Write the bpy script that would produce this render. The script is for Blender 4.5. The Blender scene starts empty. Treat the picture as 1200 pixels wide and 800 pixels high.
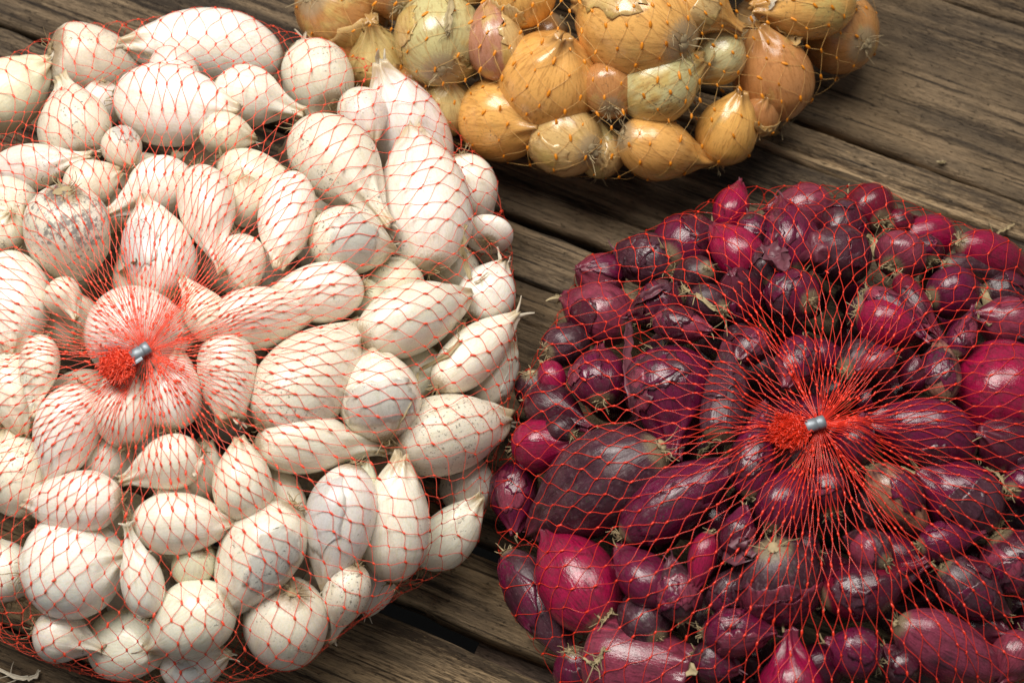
import bpy, math, random
import numpy as np
from mathutils import Vector, Matrix
from mathutils.bvhtree import BVHTree

sc = bpy.context.scene
COL = sc.collection
rng = np.random.default_rng(7)
random.seed(7)

# ------------------------------------------------------------------ camera
PITCH = math.radians(25)          # tilt away from straight down
DIST = 0.80
LENS = 72.0
cam_d = bpy.data.cameras.new('camera')
cam = bpy.data.objects.new('camera', cam_d)
COL.objects.link(cam)
cam.location = (0, -DIST * math.sin(PITCH), DIST * math.cos(PITCH))
cam.rotation_euler = (PITCH, 0, 0)
cam_d.sensor_width = 36
cam_d.lens = LENS
cam_d.clip_start = 0.02
cam_d.clip_end = 50
cam_d.dof.use_dof = True
cam_d.dof.focus_distance = 0.735
cam_d.dof.aperture_fstop = 15.0
sc.camera = cam

# ------------------------------------------------------------------ light
w = bpy.data.worlds.new('World'); sc.world = w; w.use_nodes = True
bg = w.node_tree.nodes['Background']
bg.inputs[0].default_value = (0.90, 0.95, 1.0, 1)
bg.inputs[1].default_value = 0.17

def area_lamp(name, loc, target, sx, sy, power, col):
    l = bpy.data.lights.new(name, 'AREA'); l.shape = 'RECTANGLE'
    l.size = sx; l.size_y = sy; l.energy = power; l.color = col
    o = bpy.data.objects.new(name, l); COL.objects.link(o)
    o.location = loc
    d = Vector(target) - Vector(loc)
    o.rotation_euler = d.to_track_quat('-Z', 'Y').to_euler()
    return o
area_lamp('window_light', (-0.42, 0.36, 1.12), (-0.05, 0, 0), 0.56, 0.56, 15.2, (1.0, 0.955, 0.88))
area_lamp('window_light', (0.24, 0.40, 1.14), (-0.03, 0, 0), 0.46, 0.56, 7.0, (1.0, 0.955, 0.88))

sc.view_settings.view_transform = 'Standard'
sc.view_settings.look = 'None'
sc.view_settings.exposure = 0.08
sc.view_settings.gamma = 1.0
sc.view_settings.use_curve_mapping = False
sc.render.engine = 'CYCLES'
sc.cycles.max_bounces = 6
sc.cycles.use_denoising = True

# ------------------------------------------------------------------ rays of the camera (photo pixels are 1200 x 800)
CAM = np.array(cam.location)
RIGHT = np.array((1.0, 0, 0))
UP = np.array((0, math.cos(PITCH), math.sin(PITCH)))
FWD = np.array((0, math.sin(PITCH), -math.cos(PITCH)))
def ray(px, py):
    k = 36 / LENS / 1200
    d = FWD + RIGHT * ((px - 600) * k) + UP * (-(py - 400) * k)
    return d
def at_z(px, py, z):
    d = ray(px, py)
    return CAM + d * ((z - CAM[2]) / d[2])
def project(p):
    q = np.asarray(p) - CAM
    dz = q @ FWD
    k = 36 / LENS / 1200
    return 600 + (q @ RIGHT) / dz / k, 400 - (q @ UP) / dz / k, dz
def px_size(depth):
    return depth * 36 / LENS / 1200          # metres that one photo pixel spans

# ------------------------------------------------------------------ helpers: meshes
def link_mesh(name, verts, quads, mat=None, parent=None, smooth=True, tris=None, attrs=None):
    me = bpy.data.meshes.new(name)
    verts = np.asarray(verts, np.float32)
    quads = np.asarray(quads, np.int32).reshape(-1, 4) if quads is not None and len(quads) else np.zeros((0, 4), np.int32)
    tris = np.asarray(tris, np.int32).reshape(-1, 3) if tris is not None and len(tris) else np.zeros((0, 3), np.int32)
    me.vertices.add(len(verts)); me.vertices.foreach_set('co', verts.ravel())
    nl = quads.size + tris.size; npoly = len(quads) + len(tris)
    me.loops.add(nl); me.loops.foreach_set('vertex_index', np.concatenate([quads.ravel(), tris.ravel()]))
    me.polygons.add(npoly)
    st = np.concatenate([np.arange(len(quads)) * 4, len(quads) * 4 + np.arange(len(tris)) * 3]).astype(np.int32)
    me.polygons.foreach_set('loop_start', st)
    me.update(calc_edges=True)
    me.polygons.foreach_set('use_smooth', np.full(npoly, smooth))
    if attrs:
        for k, v in attrs.items():
            a = me.attributes.new(k, 'FLOAT', 'POINT'); a.data.foreach_set('value', np.asarray(v, np.float32))
    me.validate()
    if mat: me.materials.append(mat)
    o = bpy.data.objects.new(name, me); COL.objects.link(o)
    if parent is not None: o.parent = parent
    return o

class Soup:
    """collects tubes, strips and blobs for one mesh"""
    def __init__(s): s.v = []; s.q = []; s.t = []; s.n = 0; s.a = []
    def add(s, v, q, t=(), a=0.0):
        v = np.asarray(v, float); s.v.append(v)
        if len(q): s.q.append(np.asarray(q) + s.n)
        if len(t): s.t.append(np.asarray(t) + s.n)
        s.a.append(np.full(len(v), a)); s.n += len(v)
    def tube(s, pts, rad, sides=4, a=0.0):
        pts = np.asarray(pts, float); n = len(pts)
        rad = np.broadcast_to(np.asarray(rad, float), (n,))
        tan = np.gradient(pts, axis=0); tan /= np.linalg.norm(tan, axis=1)[:, None] + 1e-12
        ref = np.array((0.3, 0.2, 0.93)); e1 = np.cross(tan, ref); e1 /= np.linalg.norm(e1, axis=1)[:, None] + 1e-9
        e2 = np.cross(tan, e1)
        an = np.arange(sides) / sides * 2 * math.pi
        v = pts[:, None] + rad[:, None, None] * (np.cos(an)[None, :, None] * e1[:, None] + np.sin(an)[None, :, None] * e2[:, None])
        q = [(i * sides + k, i * sides + (k + 1) % sides, (i + 1) * sides + (k + 1) % sides, (i + 1) * sides + k)
             for i in range(n - 1) for k in range(sides)]
        s.add(v.reshape(-1, 3), q, a=a)
    def strip(s, pts, wid, side, th=0.00025, curl=0.0, a=0.0, r=None):
        """a thin ribbon with thickness and a curled section"""
        pts = np.asarray(pts, float); n = len(pts); m = 5
        wid = np.broadcast_to(np.asarray(wid, float), (n,))
        tan = np.gradient(pts, axis=0); tan /= np.linalg.norm(tan, axis=1)[:, None] + 1e-12
        sd = np.cross(np.broadcast_to(side, (n, 3)), tan); sd /= np.linalg.norm(sd, axis=1)[:, None] + 1e-9
        up = np.cross(tan, sd)
        x = np.linspace(-.5, .5, m)
        jit = (r.normal(0, .08, (n, m)) if r is not None else 0)
        v = pts[:, None] + (x + jit)[..., None] * sd[:, None] * wid[:, None, None] if r is not None else pts[:, None] + x[None, :, None] * sd[:, None] * wid[:, None, None]
        v = v + up[:, None] * (curl * (x ** 2) * 4)[None, :, None] * wid[:, None, None]
        a_ = v + up[:, None] * th; b_ = v - up[:, None] * th
        vv = np.concatenate([a_.reshape(-1, 3), b_.reshape(-1, 3)])
        N = n * m; q = []
        for i in range(n - 1):
            for k in range(m - 1):
                c = (i * m + k, i * m + k + 1, (i + 1) * m + k + 1, (i + 1) * m + k)
                q.append(c); q.append(tuple(N + z for z in c[::-1]))
        for i in range(n - 1):
            q.append((i * m, (i + 1) * m, N + (i + 1) * m, N + i * m))
            q.append((i * m + m - 1, N + i * m + m - 1, N + (i + 1) * m + m - 1, (i + 1) * m + m - 1))
        s.add(vv, q, a=a)
    def build(s, name, mat, parent=None, smooth=True):
        q = np.concatenate(s.q) if s.q else None
        t = np.concatenate(s.t) if s.t else None
        return link_mesh(name, np.concatenate(s.v), q, mat, parent, smooth, t)

def tag(o, label=None, cat=None, group=None, kind=None):
    if label: o['label'] = label
    if cat: o['category'] = cat
    if group: o['group'] = group
    if kind: o['kind'] = kind
    return o

def vnoise(x, y, seed, per=256):
    """smooth 2-D value noise, -1..1"""
    r = np.random.default_rng(seed).uniform(-1, 1, (per, per))
    x0 = np.floor(x).astype(int); y0 = np.floor(y).astype(int)
    fx = x - x0; fy = y - y0
    fx = fx * fx * (3 - 2 * fx); fy = fy * fy * (3 - 2 * fy)
    g = lambda a, b: r[a % per, b % per]
    return (g(x0, y0) * (1 - fx) + g(x0 + 1, y0) * fx) * (1 - fy) + (g(x0, y0 + 1) * (1 - fx) + g(x0 + 1, y0 + 1) * fx) * fy

# ------------------------------------------------------------------ materials
def new_mat(name):
    m = bpy.data.materials.new(name); m.use_nodes = True
    nt = m.node_tree
    return m, nt, nt.nodes['Principled BSDF']
def node(nt, typ, ins=None, **props):
    n = nt.nodes.new(typ)
    for k, v in props.items(): setattr(n, k, v)
    for k, v in (ins or {}).items():
        s = n.inputs[k]
        if isinstance(v, bpy.types.NodeSocket): nt.links.new(v, s)
        else: s.default_value = v
    return n
def math_n(nt, op, a, b=0.0, clamp=False):
    n = nt.nodes.new('ShaderNodeMath'); n.operation = op; n.use_clamp = clamp
    for i, v in enumerate((a, b)):
        if isinstance(v, bpy.types.NodeSocket): nt.links.new(v, n.inputs[i])
        else: n.inputs[i].default_value = v
    return n.outputs[0]
def ramp(nt, fac, lo, hi):
    n = nt.nodes.new('ShaderNodeMapRange'); n.interpolation_type = 'SMOOTHSTEP'
    nt.links.new(fac, n.inputs['Value'])
    n.inputs['From Min'].default_value = lo; n.inputs['From Max'].default_value = hi
    return n.outputs['Result']
def mix(nt, fac, a, b, mode='MIX'):
    n = nt.nodes.new('ShaderNodeMix'); n.data_type = 'RGBA'; n.blend_type = mode
    for s, v in ((n.inputs[0], fac), (n.inputs[6], a), (n.inputs[7], b)):
        if isinstance(v, bpy.types.NodeSocket): nt.links.new(v, s)
        elif isinstance(v, (int, float)): s.default_value = v
        else: s.default_value = (*v, 1)
    return n.outputs[2]
def noise(nt, vec, scale, detail=4, rough=.55):
    n = node(nt, 'ShaderNodeTexNoise', {'Vector': vec, 'Scale': scale, 'Detail': detail, 'Roughness': rough})
    return n.outputs['Fac']

def onion_material(name, second, streak_col, streak_amt, neck, root, dirt_col, rough, rough2, sss, patch=(.46, .62), spec=.5, mould=False, mottle=.16, bump=.30):
    """skin: obj.color is the bulb's own colour, its alpha how much dry / dirty skin it has"""
    m, nt, p = new_mat(name)
    tc = node(nt, 'ShaderNodeTexCoord').outputs['Object']
    info = node(nt, 'ShaderNodeObjectInfo')
    rnd = info.outputs['Random']
    off = node(nt, 'ShaderNodeCombineXYZ', {'X': math_n(nt, 'MULTIPLY', rnd, 3.7), 'Y': math_n(nt, 'MULTIPLY', rnd, 1.9), 'Z': rnd}).outputs[0]
    v0 = node(nt, 'ShaderNodeVectorMath', {0: tc, 1: off}, operation='ADD').outputs[0]
    flat = node(nt, 'ShaderNodeVectorMath', {0: tc, 1: (1, 1, 0)}, operation='MULTIPLY').outputs[0]
    unit = node(nt, 'ShaderNodeVectorMath', {0: flat}, operation='NORMALIZE').outputs[0]
    lon = node(nt, 'ShaderNodeVectorMath', {0: tc, 1: (0, 0, 16)}, operation='MULTIPLY').outputs[0]
    vs = node(nt, 'ShaderNodeVectorMath', {0: node(nt, 'ShaderNodeVectorMath', {0: unit, 1: lon}, operation='ADD').outputs[0], 1: off}, operation='ADD').outputs[0]
    tpos = node(nt, 'ShaderNodeAttribute', attribute_name='tpos').outputs['Fac']
    st1 = noise(nt, vs, 17, 3)
    st2 = noise(nt, vs, 4.5, 3)
    lo = noise(nt, v0, 70, 3)
    fine = noise(nt, v0, 1500, 3, .6)
    base = info.outputs['Color']
    alpha = info.outputs['Alpha']
    # dry papery skin in patches
    mask = ramp(nt, math_n(nt, 'ADD', math_n(nt, 'ADD', math_n(nt, 'MULTIPLY', lo, .8), math_n(nt, 'MULTIPLY', st2, .3)), math_n(nt, 'MULTIPLY', math_n(nt, 'SUBTRACT', alpha, .5), .5)), patch[0], patch[1])
    c = mix(nt, mask, base, second)
    # meridian streaks
    c = mix(nt, math_n(nt, 'MULTIPLY', ramp(nt, st1, .48, .72), streak_amt), c, streak_col)
    c = mix(nt, math_n(nt, 'MULTIPLY', ramp(nt, st2, .5, .75), streak_amt * .8), c, streak_col)
    c = mix(nt, mottle, c, mix(nt, ramp(nt, fine, .3, .7), (.30, .28, .26), (1, 1, 1)), 'MULTIPLY')
    if mottle > .3:                                    # dusty, blotched skin
        bl = ramp(nt, noise(nt, v0, 210, 5, .7), .42, .66)
        c = mix(nt, math_n(nt, 'MULTIPLY', bl, .42), c, mix(nt, st1, (.030, .008, .012), (.12, .045, .055)))
        du = ramp(nt, math_n(nt, 'ADD', noise(nt, v0, 480, 4, .75), math_n(nt, 'MULTIPLY', math_n(nt, 'SUBTRACT', alpha, .5), .22)), .56, .70)
        c = mix(nt, math_n(nt, 'MULTIPLY', du, .5), c, (.17, .105, .115))
    # specks of earth
    dm = math_n(nt, 'MULTIPLY', ramp(nt, noise(nt, v0, 800, 4, .7), .57, .63), ramp(nt, math_n(nt, 'ADD', noise(nt, v0, 60, 2), math_n(nt, 'MULTIPLY', math_n(nt, 'SUBTRACT', alpha, .5), .42)), .52, .66))
    c = mix(nt, math_n(nt, 'MULTIPLY', dm, .8), c, dirt_col)
    nk = ramp(nt, math_n(nt, 'ADD', tpos, math_n(nt, 'MULTIPLY', math_n(nt, 'SUBTRACT', st2, .5), .22)), .80, 1.0)
    c = mix(nt, math_n(nt, 'MULTIPLY', nk, .8), c, neck)
    rt = ramp(nt, math_n(nt, 'ADD', tpos, math_n(nt, 'MULTIPLY', math_n(nt, 'SUBTRACT', fine, .5), .06)), .072, .02)
    c = mix(nt, math_n(nt, 'MULTIPLY', rt, .85), c, root)
    if mould:                                          # a grey black mould bloom round the root end
        mm = ramp(nt, math_n(nt, 'ADD', tpos, math_n(nt, 'MULTIPLY', math_n(nt, 'SUBTRACT', lo, .5), .9)), .46, .34)
        ms = ramp(nt, math_n(nt, 'ADD', noise(nt, v0, 420, 4, .7), math_n(nt, 'MULTIPLY', noise(nt, v0, 90, 2), .5)), .72, .86)
        c = mix(nt, math_n(nt, 'MULTIPLY', mm, math_n(nt, 'MULTIPLY', ms, .75)), c, mix(nt, fine, (.05, .045, .05), (.20, .17, .17)))
    nt.links.new(c, p.inputs['Base Color'])
    rr = node(nt, 'ShaderNodeMapRange', {'Value': mask, 'To Min': rough, 'To Max': rough2}).outputs[0]
    rr = math_n(nt, 'ADD', rr, math_n(nt, 'MULTIPLY', fine, .12))
    nt.links.new(rr, p.inputs['Roughness'])
    p.inputs['Specular IOR Level'].default_value = spec
    if mottle < .3 and sss < .1: p.inputs['Coat Weight'].default_value = .35; p.inputs['Coat Roughness'].default_value = .12
    p.inputs['Subsurface Weight'].default_value = sss
    p.inputs['Subsurface Radius'].default_value = (1, .8, .55)
    p.inputs['Subsurface Scale'].default_value = .006
    hgt = math_n(nt, 'ADD', math_n(nt, 'MULTIPLY', st1, .5), math_n(nt, 'ADD', math_n(nt, 'MULTIPLY', fine, .35), math_n(nt, 'MULTIPLY', st2, .6)))
    hgt = math_n(nt, 'ADD', hgt, math_n(nt, 'MULTIPLY', mask, .5))
    b = node(nt, 'ShaderNodeBump', {'Height': hgt, 'Strength': bump, 'Distance': .0005})
    nt.links.new(b.outputs[0], p.inputs['Normal'])
    return m

M_WHITE = onion_material('white_onion_skin', (.82, .75, .62), (.70, .64, .43), .42, (.46, .33, .17), (.34, .24, .14), (.13, .10, .075), .19, .36, .38, (.5, .72))
M_MOULD = onion_material('mouldy_onion_skin', (.82, .75, .62), (.70, .64, .43), .42, (.46, .33, .17), (.34, .24, .14), (.13, .10, .075), .19, .36, .38, (.5, .72), mould=True)
M_YELLOW = onion_material('yellow_onion_skin', (.60, .42, .13), (.28, .10, .018), .50, (.42, .22, .07), (.36, .26, .15), (.12, .08, .04), .17, .40, .06, (.54, .70))
M_RED = onion_material('red_onion_skin', (.050, .010, .020), (.020, .001, .007), .6, (.15, .025, .045), (.22, .17, .10), (.05, .045, .03), .12, .38, .03, (.54, .72), spec=.5, mottle=.42, bump=.42)

def simple_mat(name, col, rough=.5, metallic=0, var=.25, scale=300, trans=0.0, spec=.5, clear=0.0):
    m, nt, p = new_mat(name)
    tc = node(nt, 'ShaderNodeTexCoord').outputs['Object']
    f = noise(nt, tc, scale, 3)
    dark = tuple(c * (1 - var) for c in col); lite = tuple(min(1, c * (1 + var)) for c in col)
    nt.links.new(mix(nt, f, dark, lite), p.inputs['Base Color'])
    p.inputs['Roughness'].default_value = rough
    p.inputs['Metallic'].default_value = metallic
    p.inputs['Specular IOR Level'].default_value = spec
    if clear:
        tr = node(nt, 'ShaderNodeBsdfTransparent')
        mc = node(nt, 'ShaderNodeMixShader', {0: clear, 1: p.outputs[0], 2: tr.outputs[0]})
        nt.links.new(mc.outputs[0], nt.nodes['Material Output'].inputs['Surface'])
    elif trans:
        t = node(nt, 'ShaderNodeBsdfTranslucent', {'Color': (*col, 1)})
        mx = node(nt, 'ShaderNodeMixShader', {0: trans, 1: p.outputs[0], 2: t.outputs[0]})
        nt.links.new(mx.outputs[0], nt.nodes['Material Output'].inputs['Surface'])
    return m
M_REDNET = simple_mat('red_net_plastic', (.80, .045, .025), .22, var=.1, clear=.36)
M_LITNET = simple_mat('lit_red_net_plastic', (.95, .12, .07), .25, var=.08, clear=.42)  # red net for the white bag, strong light painted into a paler colour
M_REDKNOT = simple_mat('red_net_knot', (.86, .045, .016), .30, trans=.15, var=.1)
M_LITKNOT = simple_mat('lit_red_net_knot', (.95, .085, .035), .30, var=.08, clear=.12)  # same red knots and tuft, colour brightened to look strongly lit
M_TANNET = simple_mat('tan_net_plastic', (.80, .48, .16), .30, var=.1, clear=.45)
M_ORKNOT = simple_mat('orange_net_knot', (.85, .30, .015), .38, trans=.15, var=.1)
M_CLIP = simple_mat('clip_metal', (.25, .28, .31), .50, metallic=.55, var=.35, scale=900)
M_ROOT = simple_mat('dry_root', (.38, .29, .16), .75, var=.35, scale=600)
M_PAPER_W = simple_mat('white_dry_skin', (.78, .70, .56), .5, var=.18, scale=500, trans=.3)
M_PAPER_Y = simple_mat('tan_dry_skin', (.56, .36, .14), .42, var=.3, scale=400, trans=.25)
M_PAPER_R = simple_mat('purple_dry_skin', (.17, .055, .075), .42, var=.4, scale=400, trans=.2)
M_STRAW = simple_mat('straw', (.36, .28, .15), .65, var=.3, scale=500)

# ------------------------------------------------------------------ wooden slats
def wood_material():
    m, nt, p = new_mat('weathered_wood')
    tc = node(nt, 'ShaderNodeTexCoord').outputs['Object']
    info = node(nt, 'ShaderNodeObjectInfo')
    off = node(nt, 'ShaderNodeCombineXYZ', {'X': math_n(nt, 'MULTIPLY', info.outputs['Random'], 9.0), 'Y': info.outputs['Random']}).outputs[0]
    v0 = node(nt, 'ShaderNodeVectorMath', {0: tc, 1: off}, operation='ADD').outputs[0]
    def stretch(k): return node(nt, 'ShaderNodeVectorMath', {0: v0, 1: (k, 1, .4)}, operation='MULTIPLY').outputs[0]
    grain = node(nt, 'ShaderNodeAttribute', attribute_name='grain').outputs['Fac']
    g1 = noise(nt, stretch(.07), 800, 5, .72)
    g0 = noise(nt, stretch(.10), 1700, 4, .72)
    line = noise(nt, stretch(.025), 620, 2, .5)
    stain = noise(nt, stretch(.35), 26, 4, .6)
    g2 = noise(nt, stretch(.16), 110, 5, .65)
    big = noise(nt, stretch(.5), 14, 4)
    spk = noise(nt, stretch(.30), 900, 4, .75)
    f = math_n(nt, 'ADD', math_n(nt, 'MULTIPLY', grain, .26), math_n(nt, 'ADD', math_n(nt, 'MULTIPLY', g1, .34), math_n(nt, 'MULTIPLY', g0, .40)))
    c = mix(nt, ramp(nt, f, .38, .63), (.030, .021, .015), (.300, .225, .150))
    c = mix(nt, math_n(nt, 'MULTIPLY', ramp(nt, g2, .42, .64), .62), c, mix(nt, g0, (.035, .027, .021), (.125, .100, .075)))
    c = mix(nt, math_n(nt, 'MULTIPLY', ramp(nt, big, .48, .66), .6), c, mix(nt, g1, (.085, .060, .038), (.33, .240, .145)))
    c = mix(nt, math_n(nt, 'MULTIPLY', ramp(nt, spk, .58, .70), .75), c, (.022, .017, .013))
    c = mix(nt, math_n(nt, 'MULTIPLY', ramp(nt, spk, .40, .28), .45), c, (.36, .26, .15))
    c = mix(nt, math_n(nt, 'MULTIPLY', ramp(nt, line, .60, .66), .8), c, (.020, .015, .012))
    c = mix(nt, math_n(nt, 'MULTIPLY', ramp(nt, stain, .52, .68), .62), c, (.050, .039, .031))
    c = mix(nt, 1.0, c, info.outputs['Color'], 'MULTIPLY')
    nt.links.new(c, p.inputs['Base Color'])
    p.inputs['Roughness'].default_value = .72
    p.inputs['Specular IOR Level'].default_value = .3
    b = node(nt, 'ShaderNodeBump', {'Height': math_n(nt, 'SUBTRACT', math_n(nt, 'ADD', g1, math_n(nt, 'MULTIPLY', g0, .6)), math_n(nt, 'MULTIPLY', ramp(nt, spk, .58, .70), .5)), 'Strength': 1.0, 'Distance': .0016})
    nt.links.new(b.outputs[0], p.inputs['Normal'])
    return m
M_WOOD = wood_material()

a0, a1 = at_z(462, 702, 0), at_z(655, 781, 0)
b0, b1 = at_z(598, 252, 0), at_z(711, 295, 0)
U = (a1 - a0) / np.linalg.norm(a1 - a0) + (b1 - b0) / np.linalg.norm(b1 - b0)
U[2] = 0; U /= np.linalg.norm(U)
V = np.array((-U[1], U[0], 0))                      # across the slats, away from the camera
ORG = at_z(600, 400, 0)
def voff(py): return float((at_z(600, py, 0) - ORG) @ V)
ANG = math.atan2(U[1], U[0])

tabletop = bpy.data.objects.new('wooden_tabletop', None); COL.objects.link(tabletop)
tabletop.location = ORG; tabletop.rotation_euler = (0, 0, ANG)
tag(tabletop, 'weathered grey brown wooden slats running diagonally under the three net bags', kind='structure')

def plank(y_lo, y_hi, tint, seed, cracks=(), length=1.05, name='plank'):
    """y_lo < y_hi across; local x along the grain"""
    r = np.random.default_rng(seed)
    wd = y_hi - y_lo
    nx, ny = 300, max(24, int(wd / .0009))
    xs = np.linspace(-length / 2, length / 2, nx)
    ys = np.linspace(0, wd, ny)
    X, Y = np.meshgrid(xs, ys, indexing='ij')
    # ragged long edges
    e0 = .0012 * vnoise(xs * 18, xs * 0, seed + 1) + .0005 * vnoise(xs * 90, xs * 0 + 3, seed + 2)
    e1 = .0012 * vnoise(xs * 15, xs * 0, seed + 3) + .0005 * vnoise(xs * 80, xs * 0 + 3, seed + 4)
    wave = .0018 * vnoise(X * 6, Y * 12, seed + 5)
    Yg = Y + wave
    g = .5 * vnoise(X * 13, Yg * 420, seed + 6) + .3 * vnoise(X * 25, Yg * 900, seed + 7) + .35 * vnoise(X * 3, Yg * 150, seed + 8)
    Z = .00030 * g + .0004 * vnoise(X * 8, Y * 30, seed + 9)
    for (x0, x1, yc, wid, dep) in list(cracks) + [(*np.sort(r.uniform(-.5, .5, 2)), r.uniform(.1, .9) * wd, r.uniform(.0003, .0006), r.uniform(.0008, .0022)) for _ in range(14)]:
        yc_x = yc + .0016 * vnoise(X * 10, X * 0, int(r.integers(1e6))) + .0004 * vnoise(X * 60, X * 0, int(r.integers(1e6)))
        s = np.clip((X - x0) / .05, 0, 1) * np.clip((x1 - X) / .05, 0, 1)
        Z -= dep * s * np.exp(-((Y - yc_x) / wid) ** 2)
    for _ in range(10):                               # short checks across the grain
        cx, cy = r.uniform(-.4, .4), r.uniform(0, wd)
        Z -= .0009 * np.exp(-((X - cx - .3 * (Y - cy)) / .0018) ** 2 - ((Y - cy) / .004) ** 2)
    ed = np.minimum(Y, wd - Y)
    Z -= .0016 * np.clip(1 - ed / .0018, 0, 1) ** 2
    Yf = Y + np.where(Y < wd / 2, (1 - Y / (wd / 2)) * e0[:, None], (Y / (wd / 2) - 1) * e1[:, None]) + y_lo
    top = np.stack([X, Yf, Z], -1).reshape(-1, 3)
    idx = np.arange(nx * ny).reshape(nx, ny)
    q = np.stack([idx[:-1, :-1], idx[1:, :-1], idx[1:, 1:], idx[:-1, 1:]], -1).reshape(-1, 4)
    # side walls and bottom
    n0 = len(top); TH = .012
    lo = top.reshape(nx, ny, 3)[:, 0].copy(); hi = top.reshape(nx, ny, 3)[:, -1].copy()
    lo[:, 2] = -TH; hi[:, 2] = -TH
    i0 = n0 + np.arange(nx); i1 = n0 + nx + np.arange(nx)
    qs = np.concatenate([np.stack([idx[:-1, 0], i0[:-1], i0[1:], idx[1:, 0]], -1),
                         np.stack([idx[:-1, -1], idx[1:, -1], i1[1:], i1[:-1]], -1),
                         np.stack([i0[:-1], i1[:-1], i1[1:], i0[1:]], -1)])
    # ends
    ends = []
    for e in (0, nx - 1):
        loop = list(idx[e]); 
        for k in range(ny - 1):
            pass
    vv = np.concatenate([top, lo, hi])
    gr = np.clip(.5 + .75 * g, 0, 1)
    o = link_mesh(name, vv, np.concatenate([q, qs]), M_WOOD, tabletop, True, attrs={'grain': np.concatenate([gr.ravel(), np.full(2 * nx, .5)])})
    o.color = (*tint, 1)
    return o

BND = [(-560, 4), (-380, 5), (-178, 5), (22, 6), (66, 3), (252, 9), (323, 5), (489, 4), (655, 18), (771, 27), (990, 12), (1180, 10)]
TINT = [(.88, .80, .68), (.88, .80, .68), (1.0, .93, .82), (1.75, 1.62, 1.38), (1.02, .96, .87), (1.1, 1.05, .97), (.92, .85, .75), (1.05, .97, .84), (2.0, 1.84, 1.55), (1.9, 1.75, 1.46), (1.2, 1.1, .95)]
for i in range(len(BND) - 1):
    top_px = BND[i][0] + BND[i][1] / 2; bot_px = BND[i + 1][0] - BND[i + 1][1] / 2
    cr = []
    if i == 4: cr = [(-.3, .35, voff(208) - voff(bot_px), .0007, .005)]
    if i == 6: cr = [(-.4, .3, voff(368) - voff(bot_px), .0007, .005)]
    plank(voff(bot_px), voff(top_px), TINT[i], 100 + i * 13, cr)
# cross bearer under the slats and the dark floor below
def box(name, x0, x1, y0, y1, z0, z1, mat, parent):
    v = [(x, y, z) for x in (x0, x1) for y in (y0, y1) for z in (z0, z1)]
    q = [(0, 1, 3, 2), (4, 6, 7, 5), (0, 4, 5, 1), (2, 3, 7, 6), (0, 2, 6, 4), (1, 5, 7, 3)]
    return link_mesh(name, v, q, mat, parent, False, attrs={'grain': np.full(8, .5)})
p_cb = at_z(562, 752, -.0125) - ORG
cb = box('crossbeam', float(p_cb @ U), float(p_cb @ U) + .075, -.3, .3, -.060, -.0125, M_WOOD, tabletop)
cb.color = (1.5, 1.36, 1.42, 1)
M_FLOOR = simple_mat('dark_floor', (.018, .016, .014), .9, var=.4, scale=30)
floor = link_mesh('ground', [(-3, -3, -.42), (3, -3, -.42), (3, 3, -.42), (-3, 3, -.42)], [(0, 1, 2, 3)], M_FLOOR, None, False)
tag(floor, 'dark floor below the gaps between the slats', kind='structure')

# ------------------------------------------------------------------ bags (pile shapes)
class Bag:
    def __init__(s, cpx, cpy, rpx, gx, gy, h=.055, zc=.034):
        s.zc = zc; s.h = h
        s.c = at_z(cpx, cpy, zc)
        dep = (s.c - CAM) @ FWD
        s.rx = rpx * px_size(dep)
        s.ry = math.sqrt(max(1e-6, s.rx ** 2 - (h * .9 * math.sin(PITCH)) ** 2)) / math.cos(PITCH)
        s.g = s.hit(gx, gy, 0.0)
        s.sph_c = np.zeros((0, 3)); s.sph_r = np.zeros((0,))
    def f(s, p, inset):
        p = np.asarray(p); q = p - s.c
        hz = np.where(q[..., 2] > 0, s.h, s.zc) - inset
        return (q[..., 0] / (s.rx - inset)) ** 2 + (q[..., 1] / (s.ry - inset)) ** 2 + (q[..., 2] / np.maximum(hz, .004)) ** 2
    def hit(s, px, py, inset):
        d = ray(px, py)
        t = np.linspace(.55, .95, 1601)
        P = CAM + t[:, None] * d
        f = s.f(P, inset)
        k = np.where(f <= 1)[0]
        i = k[0] if len(k) else int(np.argmin(f))
        return P[i]
    def normal(s, p):
        q = (np.asarray(p) - s.c); hz = s.h if q[2] > 0 else s.zc
        n = np.array((q[0] / s.rx ** 2, q[1] / s.ry ** 2, q[2] / hz ** 2))
        return n / (np.linalg.norm(n) + 1e-9)

BAGS = {
    'white': Bag(214, 404, 400, 172, 414),
    'yellow': Bag(700, -128, 334, 690, -150, h=.058),
    'red': Bag(953, 578, 362, 962, 492, h=.052),
}

# ------------------------------------------------------------------ bulbs
PROF = {
    'e': [(0, .06), (.015, .22), (.06, .47), (.14, .72), (.26, .92), (.42, 1), (.58, .95), (.73, .76), (.85, .50), (.93, .30), (.975, .19), (1, .13)],
    'n': [(0, .06), (.015, .25), (.06, .52), (.14, .79), (.25, .96), (.36, 1), (.48, .94), (.60, .76), (.70, .52), (.79, .33), (.87, .22), (.94, .175), (1, .19)],
    't': [(0, .06), (.015, .22), (.06, .48), (.14, .73), (.26, .94), (.40, 1), (.54, .96), (.68, .81), (.80, .58), (.89, .36), (.95, .22), (1, .15)],
    'r': [(0, .06), (.015, .25), (.06, .50), (.15, .77), (.28, .95), (.43, 1), (.58, .95), (.72, .76), (.82, .51), (.89, .29), (.95, .17), (1, .14)],
    's': [(0, .05), (.02, .5), (.06, .75), (.15, .92), (.3, 1), (.45, .98), (.6, .9), (.75, .75), (.86, .6), (.93, .5), (1, .42)],
}
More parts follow.
